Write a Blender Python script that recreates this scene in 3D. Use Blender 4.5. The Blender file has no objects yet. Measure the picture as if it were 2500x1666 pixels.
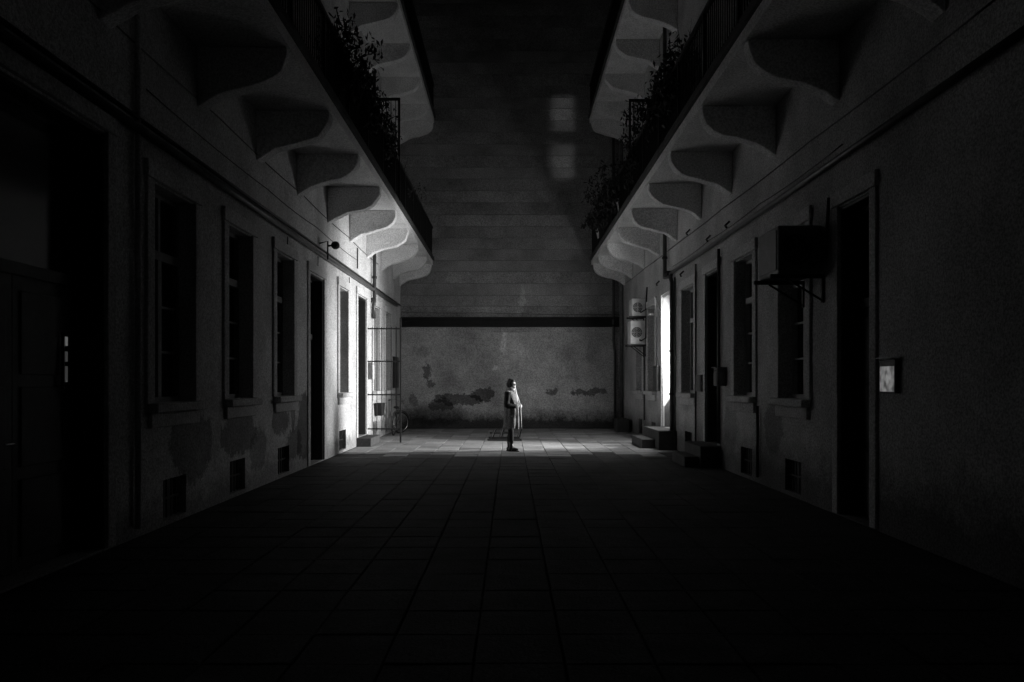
import bpy, bmesh, math, random
from mathutils import Vector, Matrix, Euler, noise
R = math.radians
random.seed(7)
sc = bpy.context.scene
COL = sc.collection

# ------------------------------------------------------------------ camera, sky, exposure
F = 1900.0                       # focal length in pixels of the 2500 px wide photograph
EYE = 1.55
cam_d = bpy.data.cameras.new('camera'); cam = bpy.data.objects.new('camera', cam_d); COL.objects.link(cam)
cam.location = (0, 0, EYE); cam.rotation_euler = (R(90), 0, 0)
cam_d.sensor_width = 36; cam_d.lens = F / 2500 * 36
cam_d.shift_x = 4 / 2500; cam_d.shift_y = 103 / 2500
cam_d.clip_start = 0.1; cam_d.clip_end = 500
sc.camera = cam
world = bpy.data.worlds.new('World'); sc.world = world; world.use_nodes = True
wn = world.node_tree; wn.nodes.clear()
sky = wn.nodes.new('ShaderNodeTexSky'); sky.sky_type = 'NISHITA'; sky.sun_disc = False
sky.sun_elevation = R(2); sky.sun_rotation = R(90)
bw = wn.nodes.new('ShaderNodeRGBToBW'); bg = wn.nodes.new('ShaderNodeBackground'); wo = wn.nodes.new('ShaderNodeOutputWorld')
wn.links.new(sky.outputs[0], bw.inputs[0]); wn.links.new(bw.outputs[0], bg.inputs[0]); wn.links.new(bg.outputs[0], wo.inputs[0])
bg.inputs[1].default_value = 0.0004
sc.view_settings.view_transform = 'Standard'; sc.view_settings.look = 'None'
sc.view_settings.exposure = 0; sc.view_settings.gamma = 1
sc.cycles.use_denoising = True
sc.cycles.sample_clamp_indirect = 3.0
sc.cycles.max_bounces = 6; sc.cycles.diffuse_bounces = 4; sc.cycles.glossy_bounces = 2
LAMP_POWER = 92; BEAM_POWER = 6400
WL, WR, YF = -3.75, 3.85, 26.57  # wall planes: left, right, far

# ------------------------------------------------------------------ materials
MATS = {}
def mat(name, col, rough=0.8, var=0.0, scale=6.0, grit=0.0, gscale=60.0, bump=0.0, bscale=40.0, metal=0.0, spec=0.3, marks=(), damp=None, joints=None):
    """neutral procedural material: cloudy variation, fine grit, bump, worn patches of their own shape, rising damp"""
    if name in MATS: return MATS[name]
    m = bpy.data.materials.new(name); m.use_nodes = True; nt = m.node_tree; N = nt.nodes; L = nt.links
    b = N['Principled BSDF']; b.inputs['Roughness'].default_value = rough; b.inputs['Metallic'].default_value = metal
    b.inputs['Specular IOR Level'].default_value = spec
    tc = N.new('ShaderNodeTexCoord')
    def math_(op, a, c=None, clamp=False):
        n = N.new('ShaderNodeMath'); n.operation = op; n.use_clamp = clamp
        for i, v in enumerate((a, c)):
            if v is None: continue
            if isinstance(v, (int, float)): n.inputs[i].default_value = v
            else: L.new(v, n.inputs[i])
        return n.outputs[0]
    oi = N.new('ShaderNodeObjectInfo'); va = N.new('ShaderNodeVectorMath'); va.operation = 'MULTIPLY_ADD'
    L.new(oi.outputs['Random'], va.inputs[0]); va.inputs[1].default_value = (37, 53, 71); L.new(tc.outputs['Object'], va.inputs[2])
    def noise_(s, det=5, ro=0.6, vec=None):
        n = N.new('ShaderNodeTexNoise'); n.inputs['Scale'].default_value = s; n.inputs['Detail'].default_value = det
        n.inputs['Roughness'].default_value = ro; L.new(vec or va.outputs[0], n.inputs['Vector']); return n
    val = None
    def mul(v):
        nonlocal val
        val = v if val is None else math_('MULTIPLY', val, v)
    if var:
        n = noise_(1.0 / scale * 4, 4, 0.65)
        mr = N.new('ShaderNodeMapRange'); mr.inputs[1].default_value = 0.3; mr.inputs[2].default_value = 0.7
        mr.inputs[3].default_value = 1 - var; mr.inputs[4].default_value = 1 + var * 0.5; L.new(n.outputs[0], mr.inputs[0]); mul(mr.outputs[0])
    if grit:
        n = noise_(gscale, 2, 0.9)
        mr = N.new('ShaderNodeMapRange'); mr.inputs[1].default_value = 0.36; mr.inputs[2].default_value = 0.64
        mr.inputs[3].default_value = 1 - grit; mr.inputs[4].default_value = 1 + grit; L.new(n.outputs[0], mr.inputs[0]); mul(mr.outputs[0])
    relief = None
    if marks or damp:
        sep = N.new('ShaderNodeSeparateXYZ'); L.new(tc.outputs['Object'], sep.inputs[0])
        w1 = noise_(2.2, 6, 0.7, tc.outputs['Object']); ws = N.new('ShaderNodeSeparateColor'); L.new(w1.outputs['Color'], ws.inputs[0])
        w2 = noise_(9.0, 4, 0.75, tc.outputs['Object']); ws2 = N.new('ShaderNodeSeparateColor'); L.new(w2.outputs['Color'], ws2.inputs[0])
        dx = math_('ADD', math_('MULTIPLY', math_('SUBTRACT', ws.outputs[0], 0.5), 0.7), math_('MULTIPLY', math_('SUBTRACT', ws2.outputs[0], 0.5), 0.35))
        dz = math_('ADD', math_('MULTIPLY', math_('SUBTRACT', ws.outputs[1], 0.5), 0.5), math_('MULTIPLY', math_('SUBTRACT', ws2.outputs[1], 0.5), 0.35))
        for (ax, u, z, ru, rz, strength, soft) in marks:
            ua = math_('ADD', sep.outputs[ax], dx); za = math_('ADD', sep.outputs[2], dz)
            a = math_('DIVIDE', math_('SUBTRACT', ua, u), ru); c = math_('DIVIDE', math_('SUBTRACT', za, z), rz)
            d = math_('ADD', math_('MULTIPLY', a, a), math_('MULTIPLY', c, c))
            mr = N.new('ShaderNodeMapRange'); mr.inputs[1].default_value = 1 - soft; mr.inputs[2].default_value = 1 + soft
            mr.inputs[3].default_value = strength; mr.inputs[4].default_value = 1.0; L.new(d, mr.inputs[0]); mul(mr.outputs[0])
            if soft < 0.2:
                relief = mr.outputs[0] if relief is None else math_('MULTIPLY', relief, mr.outputs[0])
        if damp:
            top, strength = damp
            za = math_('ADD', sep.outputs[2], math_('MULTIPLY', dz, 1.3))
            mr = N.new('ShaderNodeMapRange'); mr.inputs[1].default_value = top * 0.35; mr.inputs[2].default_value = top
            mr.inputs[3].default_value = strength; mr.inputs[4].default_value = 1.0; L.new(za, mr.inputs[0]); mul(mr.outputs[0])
    if val is None: b.inputs['Base Color'].default_value = (col, col, col, 1)
    else:
        v = math_('MULTIPLY', val, col, True); cb = N.new('ShaderNodeCombineColor')
        for i in range(3): L.new(v, cb.inputs[i])
        L.new(cb.outputs[0], b.inputs['Base Color'])
    if bump:
        n = noise_(bscale, 3, 0.7); n2 = noise_(bscale * 0.08, 2, 0.5)
        h = math_('ADD', n.outputs[0], math_('MULTIPLY', n2.outputs[0], 2.5))
        if relief is not None: h = math_('ADD', h, math_('MULTIPLY', relief, 1.5))
        bp = N.new('ShaderNodeBump'); bp.inputs['Strength'].default_value = bump; bp.inputs['Distance'].default_value = 0.012
        L.new(h, bp.inputs['Height']); L.new(bp.outputs[0], b.inputs['Normal'])
    MATS[name] = m; return m
def emit_mat(name, strength):
    m = bpy.data.materials.new(name); m.use_nodes = True; nt = m.node_tree
    b = nt.nodes['Principled BSDF']; b.inputs['Base Color'].default_value = (.8, .8, .8, 1)
    b.inputs['Emission Color'].default_value = (1, 1, 1, 1); b.inputs['Emission Strength'].default_value = strength
    return m

LEFT_MARKS = [(1, 14.1, 0.75, .4, .6, .3, .06), (1, 12.7, 0.95, .45, .2, .4, .05), (1, 10.8, 0.85, .7, .3, .45, .06), (1, 9.2, .8, .6, .4, .5, .08), (1, 13.5, .5, .5, .25, .4, .06), (1, 17.5, .25, .9, .12, .7, .1), (1, 22.6, .3, .9, .2, .65, .1),
              (1, 13.4, 1.0, .12, .3, .4, .1), (1, 11.6, 0.55, .4, .3, .55, .15), (1, 25.8, 1.3, .5, .9, .6, .4)]
RIGHT_MARKS = [(1, 17.0, 1.15, .5, .25, .75, .5), (1, 13.6, .8, .5, .35, .7, .3), (1, 21.0, 1.0, .8, .2, .8, .4), (1, 11.4, .9, .4, .4, .6, .2)]
LEFT_MARKS = [(a, u - 13, *r_) for a, u, *r_ in LEFT_MARKS]; RIGHT_MARKS = [(a, u - 13, *r_) for a, u, *r_ in RIGHT_MARKS]
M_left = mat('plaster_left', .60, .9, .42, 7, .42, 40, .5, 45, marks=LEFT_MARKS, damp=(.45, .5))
M_right = mat('plaster_right', .50, .9, .42, 7, .42, 40, .5, 45, marks=RIGHT_MARKS, damp=(.85, .3))  # rising damp and splash dirt, deepened to paint the base's darkness too
FAR_MARKS = [(0, -1.75, 1.0, .85, .2, .28, .05), (0, -.95, 1.15, .4, .22, .28, .05), (0, -2.35, .8, .4, .2, .35, .1), (0, 1.5, 1.28, .2, .12, .35, .05),
             (0, 2.75, 1.25, .55, .11, .32, .06), (0, 2.15, 1.25, .12, .06, .35, .06), (0, -2.85, 1.95, .08, .34, .35, .06), (0, -2.75, 1.55, .16, .12, .4, .1), (0, -2.5, .5, 1.0, .4, .45, .5),
             (0, -3.3, 1.0, .2, .2, .5, .3), (0, -.22, 2.95, .08, .42, 1.45, .5), (0, -.5, 2.1, .07, .07, 1.5, .3), (0, 0.2, 1.9, 1.0, .9, 1.12, .9), (0, -3.0, 2.6, .3, .2, .75, .3)]
M_far = mat('plaster_far', .45, .92, .42, 5, .45, 36, .6, 40, marks=FAR_MARKS, damp=(.72, .10))
M_course = mat('far_course', .29, .92, .45, 6, .5, 36, .5, 40, marks=[(0, .4, 4.35, .1, .5, 1.4, .6), (0, -2.2, 4.6, .8, .4, .75, .5), (0, 2.5, 5.3, .7, .6, .8, .5)])
M_under = mat('gallery_plaster', .84, .9, .2, 3, .3, 34, .35, 45)
M_trim = mat('trim_plaster', .55, .88, .22, 3, .35, 34, .35, 50)
M_slab = mat('paving', .25, .72, .35, 3, .3, 30, .5, 30, spec=.4)
M_slab2 = mat('paving_worn', .31, .68, .35, 2, .3, 30, .5, 30, spec=.4)
M_slab3 = mat('paving_dark', .19, .75, .35, 2, .3, 30, .5, 30, spec=.4)
M_sand = mat('joint_sand', .055, .95, .3, 1, .3, 80, .4, 60)
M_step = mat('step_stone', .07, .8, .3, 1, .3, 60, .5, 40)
M_wood = mat('old_window_paint', .2, .6, .3, 1.0, .2, 50, .25, 60, spec=.4)
M_wood2 = mat('pale_window_paint', .5, .55, .25, 1.0, .2, 50, .25, 60, spec=.4)
M_door = mat('dark_door_paint', .045, .5, .3, 1.0, .2, 50, .25, 60, spec=.4)
M_glass = mat('night_glass', .022, .14, .2, .5, 0, spec=.6)
M_iron = mat('black_iron', .018, .55, .4, .3, .3, 80, .2, 90, spec=.35)
M_pipe = mat('painted_pipe', .12, .35, .4, .6, .2, 60, .15, 60, spec=.5)
M_pipe_dark = mat('dark_pipe', .05, .4, .4, .6, .2, 60, .15, 60, spec=.5)
M_white = mat('white_paint', .72, .6, .12, 2, .1, 50, .15, 40)
M_ac = mat('cream_casing', .72, .45, .2, .6, .1, 50, .08, 60, spec=.4)
M_acdark = mat('fan_black', .02, .5)
M_chrome = mat('chrome', .6, .2, metal=1.0)
M_rubber = mat('rubber', .015, .8)
M_leaf = mat('leaf', .05, .6, .5, .3, spec=.3)
M_pot = mat('clay_pot', .1, .85, .3, .4, .2, 60)
M_potw = mat('pale_pot', .6, .6, .2, .4, .1, 60)
M_beam = mat('steel_beam', .012, .7, .4, 1, .3, 50, .3, 30)

# ------------------------------------------------------------------ mesh helpers
class MB:
    def __init__(self): self.v = []; self.f = []
    def add(self, vs, fs):
        o = len(self.v); self.v += [tuple(v) for v in vs]; self.f += [tuple(i + o for i in f) for f in fs]; return self
    def box(self, x0, x1, y0, y1, z0, z1):
        x0, x1 = min(x0, x1), max(x0, x1); y0, y1 = min(y0, y1), max(y0, y1); z0, z1 = min(z0, z1), max(z0, z1)
        return self.add([(x0, y0, z0), (x1, y0, z0), (x1, y1, z0), (x0, y1, z0), (x0, y0, z1), (x1, y0, z1), (x1, y1, z1), (x0, y1, z1)],
                        [(0, 3, 2, 1), (4, 5, 6, 7), (0, 1, 5, 4), (1, 2, 6, 5), (2, 3, 7, 6), (3, 0, 4, 7)])
    def tube(self, pts, r, n=8, cap=True):
        pts = [Vector(p) for p in pts]; rs = r if isinstance(r, (list, tuple)) else [r] * len(pts); rings = []; up = None
        for i, p in enumerate(pts):
            d = (pts[min(i + 1, len(pts) - 1)] - pts[max(i - 1, 0)]).normalized()
            if up is None: up = Vector((0, 0, 1)) if abs(d.z) < .9 else Vector((1, 0, 0))
            a = d.cross(up).normalized(); b = d.cross(a).normalized()
            up = -b if b.dot(up) < 0 else b
            rings.append([p + (a * math.cos(t) + b * math.sin(t)) * rs[i] for t in [2 * math.pi * k / n for k in range(n)]])
        vs = [v for rg in rings for v in rg]; fs = []
        for i in range(len(pts) - 1):
            for k in range(n): fs.append((i * n + k, i * n + (k + 1) % n, (i + 1) * n + (k + 1) % n, (i + 1) * n + k))
        if cap: fs.append(tuple(range(n - 1, -1, -1))); fs.append(tuple((len(pts) - 1) * n + k for k in range(n)))
        return self.add(vs, fs)
    def prism(self, poly, axis, a0, a1):
        """poly of (u, z) extruded along axis 'y' (u = x) or 'x' (u = y)"""
        n = len(poly); P = (lambda u, z, a: (u, a, z)) if axis == 'y' else (lambda u, z, a: (a, u, z))
        vs = [P(u, z, a0) for u, z in poly] + [P(u, z, a1) for u, z in poly]
        fs = [tuple(range(n)), tuple(range(2 * n - 1, n - 1, -1))] + [(i, i + n, (i + 1) % n + n, (i + 1) % n) for i in range(n)]
        return self.add(vs, fs)
    def ball(self, c, r, n=12, m=8, rot=None):
        c = Vector(c); r = Vector(r if isinstance(r, (tuple, list)) else (r, r, r)); vs = []; fs = []
        for i in range(m + 1):
            ph = math.pi * i / m
            for k in range(n):
                t = 2 * math.pi * k / n; p = Vector((r.x * math.sin(ph) * math.cos(t), r.y * math.sin(ph) * math.sin(t), r.z * math.cos(ph)))
                vs.append(c + (rot @ p if rot else p))
        for i in range(m):
            for k in range(n): fs.append((i * n + k, (i + 1) * n + k, (i + 1) * n + (k + 1) % n, i * n + (k + 1) % n))
        return self.add(vs, fs)
    def lathe(self, prof, c=(0, 0, 0), n=16):
        vs = []; fs = []
        for r, z in prof:
            for k in range(n): t = 2 * math.pi * k / n; vs.append((c[0] + r * math.cos(t), c[1] + r * math.sin(t), c[2] + z))
        for i in range(len(prof) - 1):
            for k in range(n): fs.append((i * n + k, i * n + (k + 1) % n, (i + 1) * n + (k + 1) % n, (i + 1) * n + k))
        return self.add(vs, fs)
    def torus(self, c, Rr, r, rot, n=40, m=8):
        pts = []
        vs = []; fs = []; c = Vector(c)
        for i in range(n):
            t = 2 * math.pi * i / n
            for k in range(m):
                a = 2 * math.pi * k / m; p = Vector(((Rr + r * math.cos(a)) * math.cos(t), r * math.sin(a), (Rr + r * math.cos(a)) * math.sin(t)))
                vs.append(c + rot @ p)
        for i in range(n):
            for k in range(m): fs.append((i * m + k, i * m + (k + 1) % m, ((i + 1) % n) * m + (k + 1) % m, ((i + 1) % n) * m + k))
        return self.add(vs, fs)
    def mesh(self, name, m, origin=(0, 0, 0), smooth=False):
        me = bpy.data.meshes.new(name); o = Vector(origin)
        me.from_pydata([Vector(v) - o for v in self.v], [], self.f)
        bm = bmesh.new(); bm.from_mesh(me); bmesh.ops.recalc_face_normals(bm, faces=bm.faces); bm.to_mesh(me); bm.free()
        me.materials.append(m)
        if smooth:
            for p in me.polygons: p.use_smooth = True
        return me
    def build(self, name, m, parent=None, smooth=False, bevel=0, kind=None):
        """vertices are world coordinates; the mesh is stored relative to the top-level thing's base"""
        org = Vector((0, 0, 0)); p = parent
        while p is not None: org += p.location; p = p.parent
        o = bpy.data.objects.new(name, self.mesh(name, m, org, smooth)); COL.objects.link(o); o.parent = parent
        if bevel:
            b = o.modifiers.new('bevel', 'BEVEL'); b.width = bevel; b.segments = 2; b.limit_method = 'ANGLE'
        if kind: o['kind'] = kind
        return o
def thing(name, loc, label, cat, group=None):
    o = bpy.data.objects.new(name, None); COL.objects.link(o); o.location = loc; o.empty_display_size = .1
    o['label'] = label; o['category'] = cat
    if group: o['group'] = group
    return o
def tag(o, label, cat, group=None):
    o['label'] = label; o['category'] = cat
    if group: o['group'] = group
    return o
def shared(name, me, loc, parent, rot=(0, 0, 0)):
    o = bpy.data.objects.new(name, me); COL.objects.link(o); o.parent = parent; o.location = loc; o.rotation_euler = rot; return o

# ------------------------------------------------------------------ ground and paving
ground = MB().add([(-60, -60, -.05), (60, -60, -.05), (60, 90, -.05), (-60, 90, -.05)], [(0, 1, 2, 3)]).build('ground', M_sand, None, kind='structure')
S = .508
slab_vars = []
for k in range(6):
    w = .247; hgt = .045; c = .006
    jit = [(random.uniform(-.003, .003), random.uniform(-.003, .003)) for _ in range(4)]
    cs = [(-w, -w), (w, -w), (w, w), (-w, w)]
    b = [(x + j[0], y + j[1], -hgt) for (x, y), j in zip(cs, jit)]; m1 = [(x + j[0], y + j[1], -c) for (x, y), j in zip(cs, jit)]
    t = [((x + j[0]) * (1 - c / w), (y + j[1]) * (1 - c / w), 0) for (x, y), j in zip(cs, jit)]
    fs = [(i, (i + 1) % 4, 4 + (i + 1) % 4, 4 + i) for i in range(4)] + [(4 + i, 4 + (i + 1) % 4, 8 + (i + 1) % 4, 8 + i) for i in range(4)] + [(8, 9, 10, 11)]
    slab_vars.append((b + m1 + t, fs))
M_near_dark = mat('dark_near_paving', .055, .8, .45, 2, .5, 40, .8, 40, spec=.25)  # darker paving for the near yard, mixed in at random along its edge
slab_me = [[MB().add(*sv).mesh('paving_slab', m) for sv in slab_vars] for m in (M_slab, M_slab2, M_slab3, M_near_dark)]
rest = MB(); nx = 15; n_ind = 0
rows = list(range(-16, 53)); placed = 0
for ry in rows:
    y = -.02 + ry * S
    for ix in range(nx):
        x = WL + .02 + (ix + .5) * (WR - WL - .04) / nx
        tz = random.uniform(-.004, .003); rx, rr = random.gauss(0, .004), random.gauss(0, .004)
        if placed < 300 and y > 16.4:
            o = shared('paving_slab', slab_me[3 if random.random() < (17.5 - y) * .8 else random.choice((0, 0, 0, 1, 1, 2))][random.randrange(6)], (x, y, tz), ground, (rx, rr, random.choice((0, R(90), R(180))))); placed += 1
            o.location.z = tz
        else:
            vs, fs = slab_vars[random.randrange(6)]
            rest.add([(x + a, y + b_, tz + c_ + a * rr + b_ * rx) for a, b_, c_ in vs], fs)
rest.build('paving', M_near_dark, ground, kind='stuff')

# ------------------------------------------------------------------ building shells
def wall_mesh(x, s, y0, y1, z0, z1, holes, depth):
    """wall face at x, looking towards s; rectangular openings with reveals"""
    mb = MB(); ys = sorted({y0, y1} | {h[0] for h in holes} | {h[1] for h in holes}); zs = sorted({z0, z1} | {h[2] for h in holes} | {h[3] for h in holes})
    for a, b in zip(ys, ys[1:]):
        for c, d in zip(zs, zs[1:]):
            if any(h[0] <= a and b <= h[1] and h[2] <= c and d <= h[3] for h in holes): continue
            mb.add([(x, a, c), (x, b, c), (x, b, d), (x, a, d)], [(0, 1, 2, 3)])
    xi = x - s * depth
    for (a, b, c, d) in [h[:4] for h in holes]:
        mb.add([(x, a, c), (xi, a, c), (xi, a, d), (x, a, d), (x, b, c), (xi, b, c), (xi, b, d), (x, b, d)], [(0, 1, 2, 3), (4, 5, 6, 7), (0, 1, 5, 4), (3, 2, 6, 7)])
    return mb
def window(root, x, s, y0, y1, z0, z1, wm=None, trim=True, sill=True, bars=3):
    """casement window set back in its opening: frame > panes; with sill and plaster surround"""
    wm = wm or M_wood; d0, d1 = x - s * .17, x - s * .24
    w, h = y1 - y0, z1 - z0; fr = MB(); t = .055; zt = z0 + h * .70; ym = (y0 + y1) / 2
    fr.box(d0, d1, y0, y0 + t, z0, z1); fr.box(d0, d1, y1 - t, y1, z0, z1); fr.box(d0, d1, y0 + t, y1 - t, z0, z0 + t); fr.box(d0, d1, y0 + t, y1 - t, z1 - t, z1)
    fr.box(d0 + s * .02, d1, y0 + t, y1 - t, zt - .05, zt + .05); fr.box(d0 + s * .012, d1, ym - .045, ym + .045, z0 + t, zt - .05); fr.box(d0 + s * .006, d1, ym - .03, ym + .03, zt + .05, z1 - t)
    hb = (zt - .05 - z0 - t) / bars
    for k in range(1, bars):
        for a, b in ((y0 + t, ym - .045), (ym + .045, y1 - t)): fr.box(d0 - s * .015, d1, a, b, z0 + t + hb * k - .014, z0 + t + hb * k + .014)
    win = fr.build('window', wm, root)
    xp = x - s * .225
    for a, b in ((y0 + t, ym - .03), (ym + .03, y1 - t)):
        zz = [z0 + t + hb * k for k in range(bars + 1)]
        for c, d in list(zip(zz, zz[1:])) + [(zt + .05, z1 - t)]:
            tl = random.uniform(-.004, .004)
            MB().box(xp + tl, xp + tl - s * .004, a + .002, b - .002, c + .002, d - .002).build('pane', M_glass, win)
    back = MB().box(x - s * .30, x - s * .32, y0 - .05, y1 + .05, z0 - .05, z1 + .05).build('curtain', M_acdark, win)
    if sill:
        MB().box(x + s * .13, x - s * .16, y0 - .14, y1 + .14, z0 - .10, z0 - .003).build('sill', M_trim, win, bevel=.012)
        MB().box(x + s * .045, x - s * .05, y0 - .10, y1 + .10, z0 - .26, z0 - .103).build('apron', M_trim, win, bevel=.01)
    if trim:
        mb = MB(); tw = .17
        for a, b in ((y0 - tw, y0 - .002), (y1 + .002, y1 + tw)): mb.box(x + s * .035, x - s * .03, a, b, z0 - .002, z1 + .02)
        mb.box(x + s * .05, x - s * .03, y0 - tw - .02, y1 + tw + .02, z1 + .022, z1 + .2)
        mb.build('surround', M_trim, win, bevel=.01)
    return win
def door(root, x, s, y0, y1, z0, z1, dm=None, trim=True, leaf=True):
    dm = dm or M_door; d0, d1 = x - s * .22, x - s * .29; t = .07; zt = z0 + 2.45
    fr = MB(); fr.box(d0 + s * .02, d1, y0, y0 + t, z0, z1); fr.box(d0 + s * .02, d1, y1 - t, y1, z0, z1); fr.box(d0 + s * .02, d1, y0 + t, y1 - t, z1 - t, z1); fr.box(d0 + s * .025, d1, y0 + t, y1 - t, zt - .05, zt + .05)
    dr = fr.build('door', dm, root)
    ln = MB(); ln.box(x - s * .012, d0 + s * .022, y0 + .003, y0 + .035, z0 + .01, z1 - .003); ln.box(x - s * .012, d0 + s * .022, y1 - .035, y1 - .003, z0 + .01, z1 - .003); ln.box(x - s * .012, d0 + s * .022, y0 + .036, y1 - .036, z1 - .035, z1 - .003); ln.build('jamb_lining', dm, dr)
    if leaf:
        ym = (y0 + y1) / 2
        for a, b in ((y0 + t + .004, ym - .004), (ym + .004, y1 - t - .004)):
            lf = MB().box(d0, d1, a, b, z0 + .01, zt - .003).build('leaf', dm, dr)
            for c, d in ((.12, .75), (.85, 1.5), (1.6, 2.28)): MB().box(d0 + s * .016, d0 - s * .002, a + .09, b - .09, z0 + c, z0 + d).build('panel', dm, dr, bevel=.008)
        MB().tube([(d0 + s * .002, ym - .06, z0 + 1.05), (d0 + s * .05, ym - .06, z0 + 1.05), (d0 + s * .05, ym - .17, z0 + 1.05)], .01).build('handle', M_chrome, dr)
        MB().box(d1 + s * .03, d1 + s * .034, y0 + t, y1 - t, zt + .003, z1 - t).build('pane', M_glass, dr)
        MB().box(x - s * .34, x - s * .36, y0 - .05, y1 + .05, z0 - .05, z1 + .05).build('backing', M_acdark, dr)
    if trim:
        mb = MB(); tw = .15
        for a, b in ((y0 - tw, y0 - .002), (y1 + .002, y1 + tw)): mb.box(x + s * .03, x - s * .03, a, b, z0, z1 + .02)
        mb.box(x + s * .045, x - s * .03, y0 - tw - .02, y1 + tw + .02, z1 + .022, z1 + .19)
        mb.build('surround', M_trim, dr, bevel=.01)
    return dr
def vent(root, x, s, y0, y1, z0=.06, z1=.5):
    mb = MB(); mb.box(x - s * .10, x - s * .13, y0, y1, z0, z1)
    v = mb.build('cellar_vent', M_acdark, root)
    n = max(4, int((y1 - y0) / .11))
    g = MB()
    for k in range(1, n): yy = y0 + (y1 - y0) * k / n; g.box(x - s * .06, x - s * .075, yy - .008, yy + .008, z0, z1)
    g.box(x - s * .055, x - s * .08, y0, y1, (z0 + z1) / 2 - .012, (z0 + z1) / 2 + .012); g.build('grille', M_iron, v)
PROFILE = [(0, 0), (1.0, 0), (1.0, -.07), (.985, -.16), (.93, -.28), (.84, -.37), (.72, -.43), (.56, -.475), (.40, -.515), (.26, -.565), (.15, -.63), (.07, -.69), (0, -.74)]
bracket_me = {}
def gallery(root, x, s, xo, zb, y0, y1, bracket_ys):
    """cantilevered walkway: slab > brackets, moulding, railing"""
    sl = MB(); sl.box(x - s * .01, xo, y0, y1, zb, zb + .16); g = sl.build('gallery', M_under, root)
    MB().box(xo + s * .05, xo - s * .06, y0, y1, zb + .163, zb + .26).build('edging', M_step, g, bevel=.01)
    wth = abs(xo - x) - .02
    for by in bracket_ys:
        js = random.uniform(.96, 1.03); prof = [(s * min(1, u + (random.uniform(-.012, .012) if 0 < i < 12 else 0)) * wth, z * js + (random.uniform(-.012, .012) if i > 1 else 0)) for i, (u, z) in enumerate(PROFILE)]
        me = MB().prism(prof, 'y', 0, .22 + random.uniform(-.02, .02)).mesh('bracket', M_under)
        bo_ = shared('bracket', me, (x - root.location.x, by - root.location.y + random.uniform(-.04, .04), zb - .002), g)
        bv = bo_.modifiers.new('bevel', 'BEVEL'); bv.width = .018; bv.segments = 2; bv.limit_method = 'ANGLE'; bv.angle_limit = R(50)
    xr = xo - s * .02; rl = MB()
    rl.box(xr - .03, xr + .03, y0, y1, zb + 1.24, zb + 1.30); rl.box(xr - .02, xr + .02, y0, y1, zb + .33, zb + .36)
    rl.build('handrail', M_iron, g)
    br = MB(); n = int((y1 - y0) / .105)
    for k in range(n):
        yy = y0 + .05 + k * .105; thick = .028 if k % 16 == 0 else .009
        br.box(xr - thick, xr + thick, yy - thick, yy + thick, zb + .26, zb + 1.24)
    br.build('railing', M_iron, g)
    return g

H = 15.6
# ---------------- left building
LB = thing('apartment_building', (WL, 13, 0), 'pale plastered courtyard building on the left with dark doors and two bracketed galleries', 'building')
LW = [(8.15, 9.2), (10.3, 11.25), (12.42, 13.4), (17.0, 17.9), (21.2, 22.2), (23.3, 24.25)]
LD = [(14.5, 15.6, .02, 3.62), (19.05, 20.2, .22, 3.72), (5.2, 7.2, .02, 3.86)]
LV = [(8.4, 9.0), (10.4, 11.0), (12.55, 13.2), (17.05, 17.75), (21.25, 21.85), (23.35, 23.9)]
LUP = [(7.0, 8.1), (11.2, 12.3), (15.6, 16.7), (20.0, 21.1), (23.9, 25.0)]
holes = [(a, b, 1.34, 3.66) for a, b in LW] + LD + [(a, b, .06, .5) for a, b in LV] + [(a, b, zz, zz + 2.5) for a, b in LUP for zz in (5.8, 10.65)]
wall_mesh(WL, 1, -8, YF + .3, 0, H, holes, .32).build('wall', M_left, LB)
MB().box(WL - .5, WL - .8, -8, YF + .3, 0, H).build('rear_wall', M_left, LB)
for a, b in LW: window(LB, WL, 1, a, b, 1.34, 3.66)
for a, b, c, d in LD: door(LB, WL, 1, a, b, c, d, M_iron if a < 8 else M_door)
for a, b in LV: vent(LB, WL, 1, a, b)
for a, b in LUP:
    for zz in (5.8, 10.65): door(LB, WL, 1, a, b, zz, zz + 2.5 + .0, trim=False) if False else window(LB, WL, 1, a, b, zz, zz + 2.5, trim=True, sill=False)
BY = [4.9, 7.1, 9.3, 11.5, 13.7, 15.9, 18.1, 20.3, 22.5, 24.7, 26.3]
gallery(LB, WL, 1, -2.65, 5.58, 1, YF - .004, BY)
gallery(LB, WL, 1, -2.60, 10.42, 1, YF - .004, BY)
MB().box(WL + .36, WL - .02, 18.95, 20.3, .003, .21).build('step', M_step, LB, bevel=.015)
# pipes and cables
lp = MB(); lp.tube([(WL + .07, 2, 4.07), (WL + .07, 25.3, 4.07)], .045, 10); lp.build('conduit', M_pipe, LB, True)
MB().tube([(WL + .05, 2, 4.19), (WL + .05, 26.3, 4.17)], .022, 8).build('conduit', M_pipe_dark, LB, True)
def cable(root, pts, r=.008, sag=0.0, m=None):
    out = []
    for a, b in zip(pts, pts[1:]):
        a, b = Vector(a), Vector(b)
        for k in range(8): t = k / 8; p = a.lerp(b, t); p.z -= sag * 4 * t * (1 - t); out.append(p)
    out.append(Vector(pts[-1])); return MB().tube(out, r, 5).build('cable', m or M_pipe_dark, root, True)
cable(LB, [(WL + .012, y, 5.0 - .004 * y) for y in (6, 10, 14, 18, 22)], .009, .03)
cable(LB, [(WL + .012, y, 4.55 + .02 * math.sin(y)) for y in (8, 12, 15, 19)], .007, .03)
def drainpipe(root, pts, r=.055, m=None, clips=()):
    d = MB().tube(pts, r, 10).build('drainpipe', m or M_pipe_dark, root, True)
    for (cx, cy, cz) in clips: MB().lathe([(r + .004, -.03), (r + .018, -.03), (r + .018, .03), (r + .004, .03)], (cx, cy, cz), 12).build('clip', M_iron, d)
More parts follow.
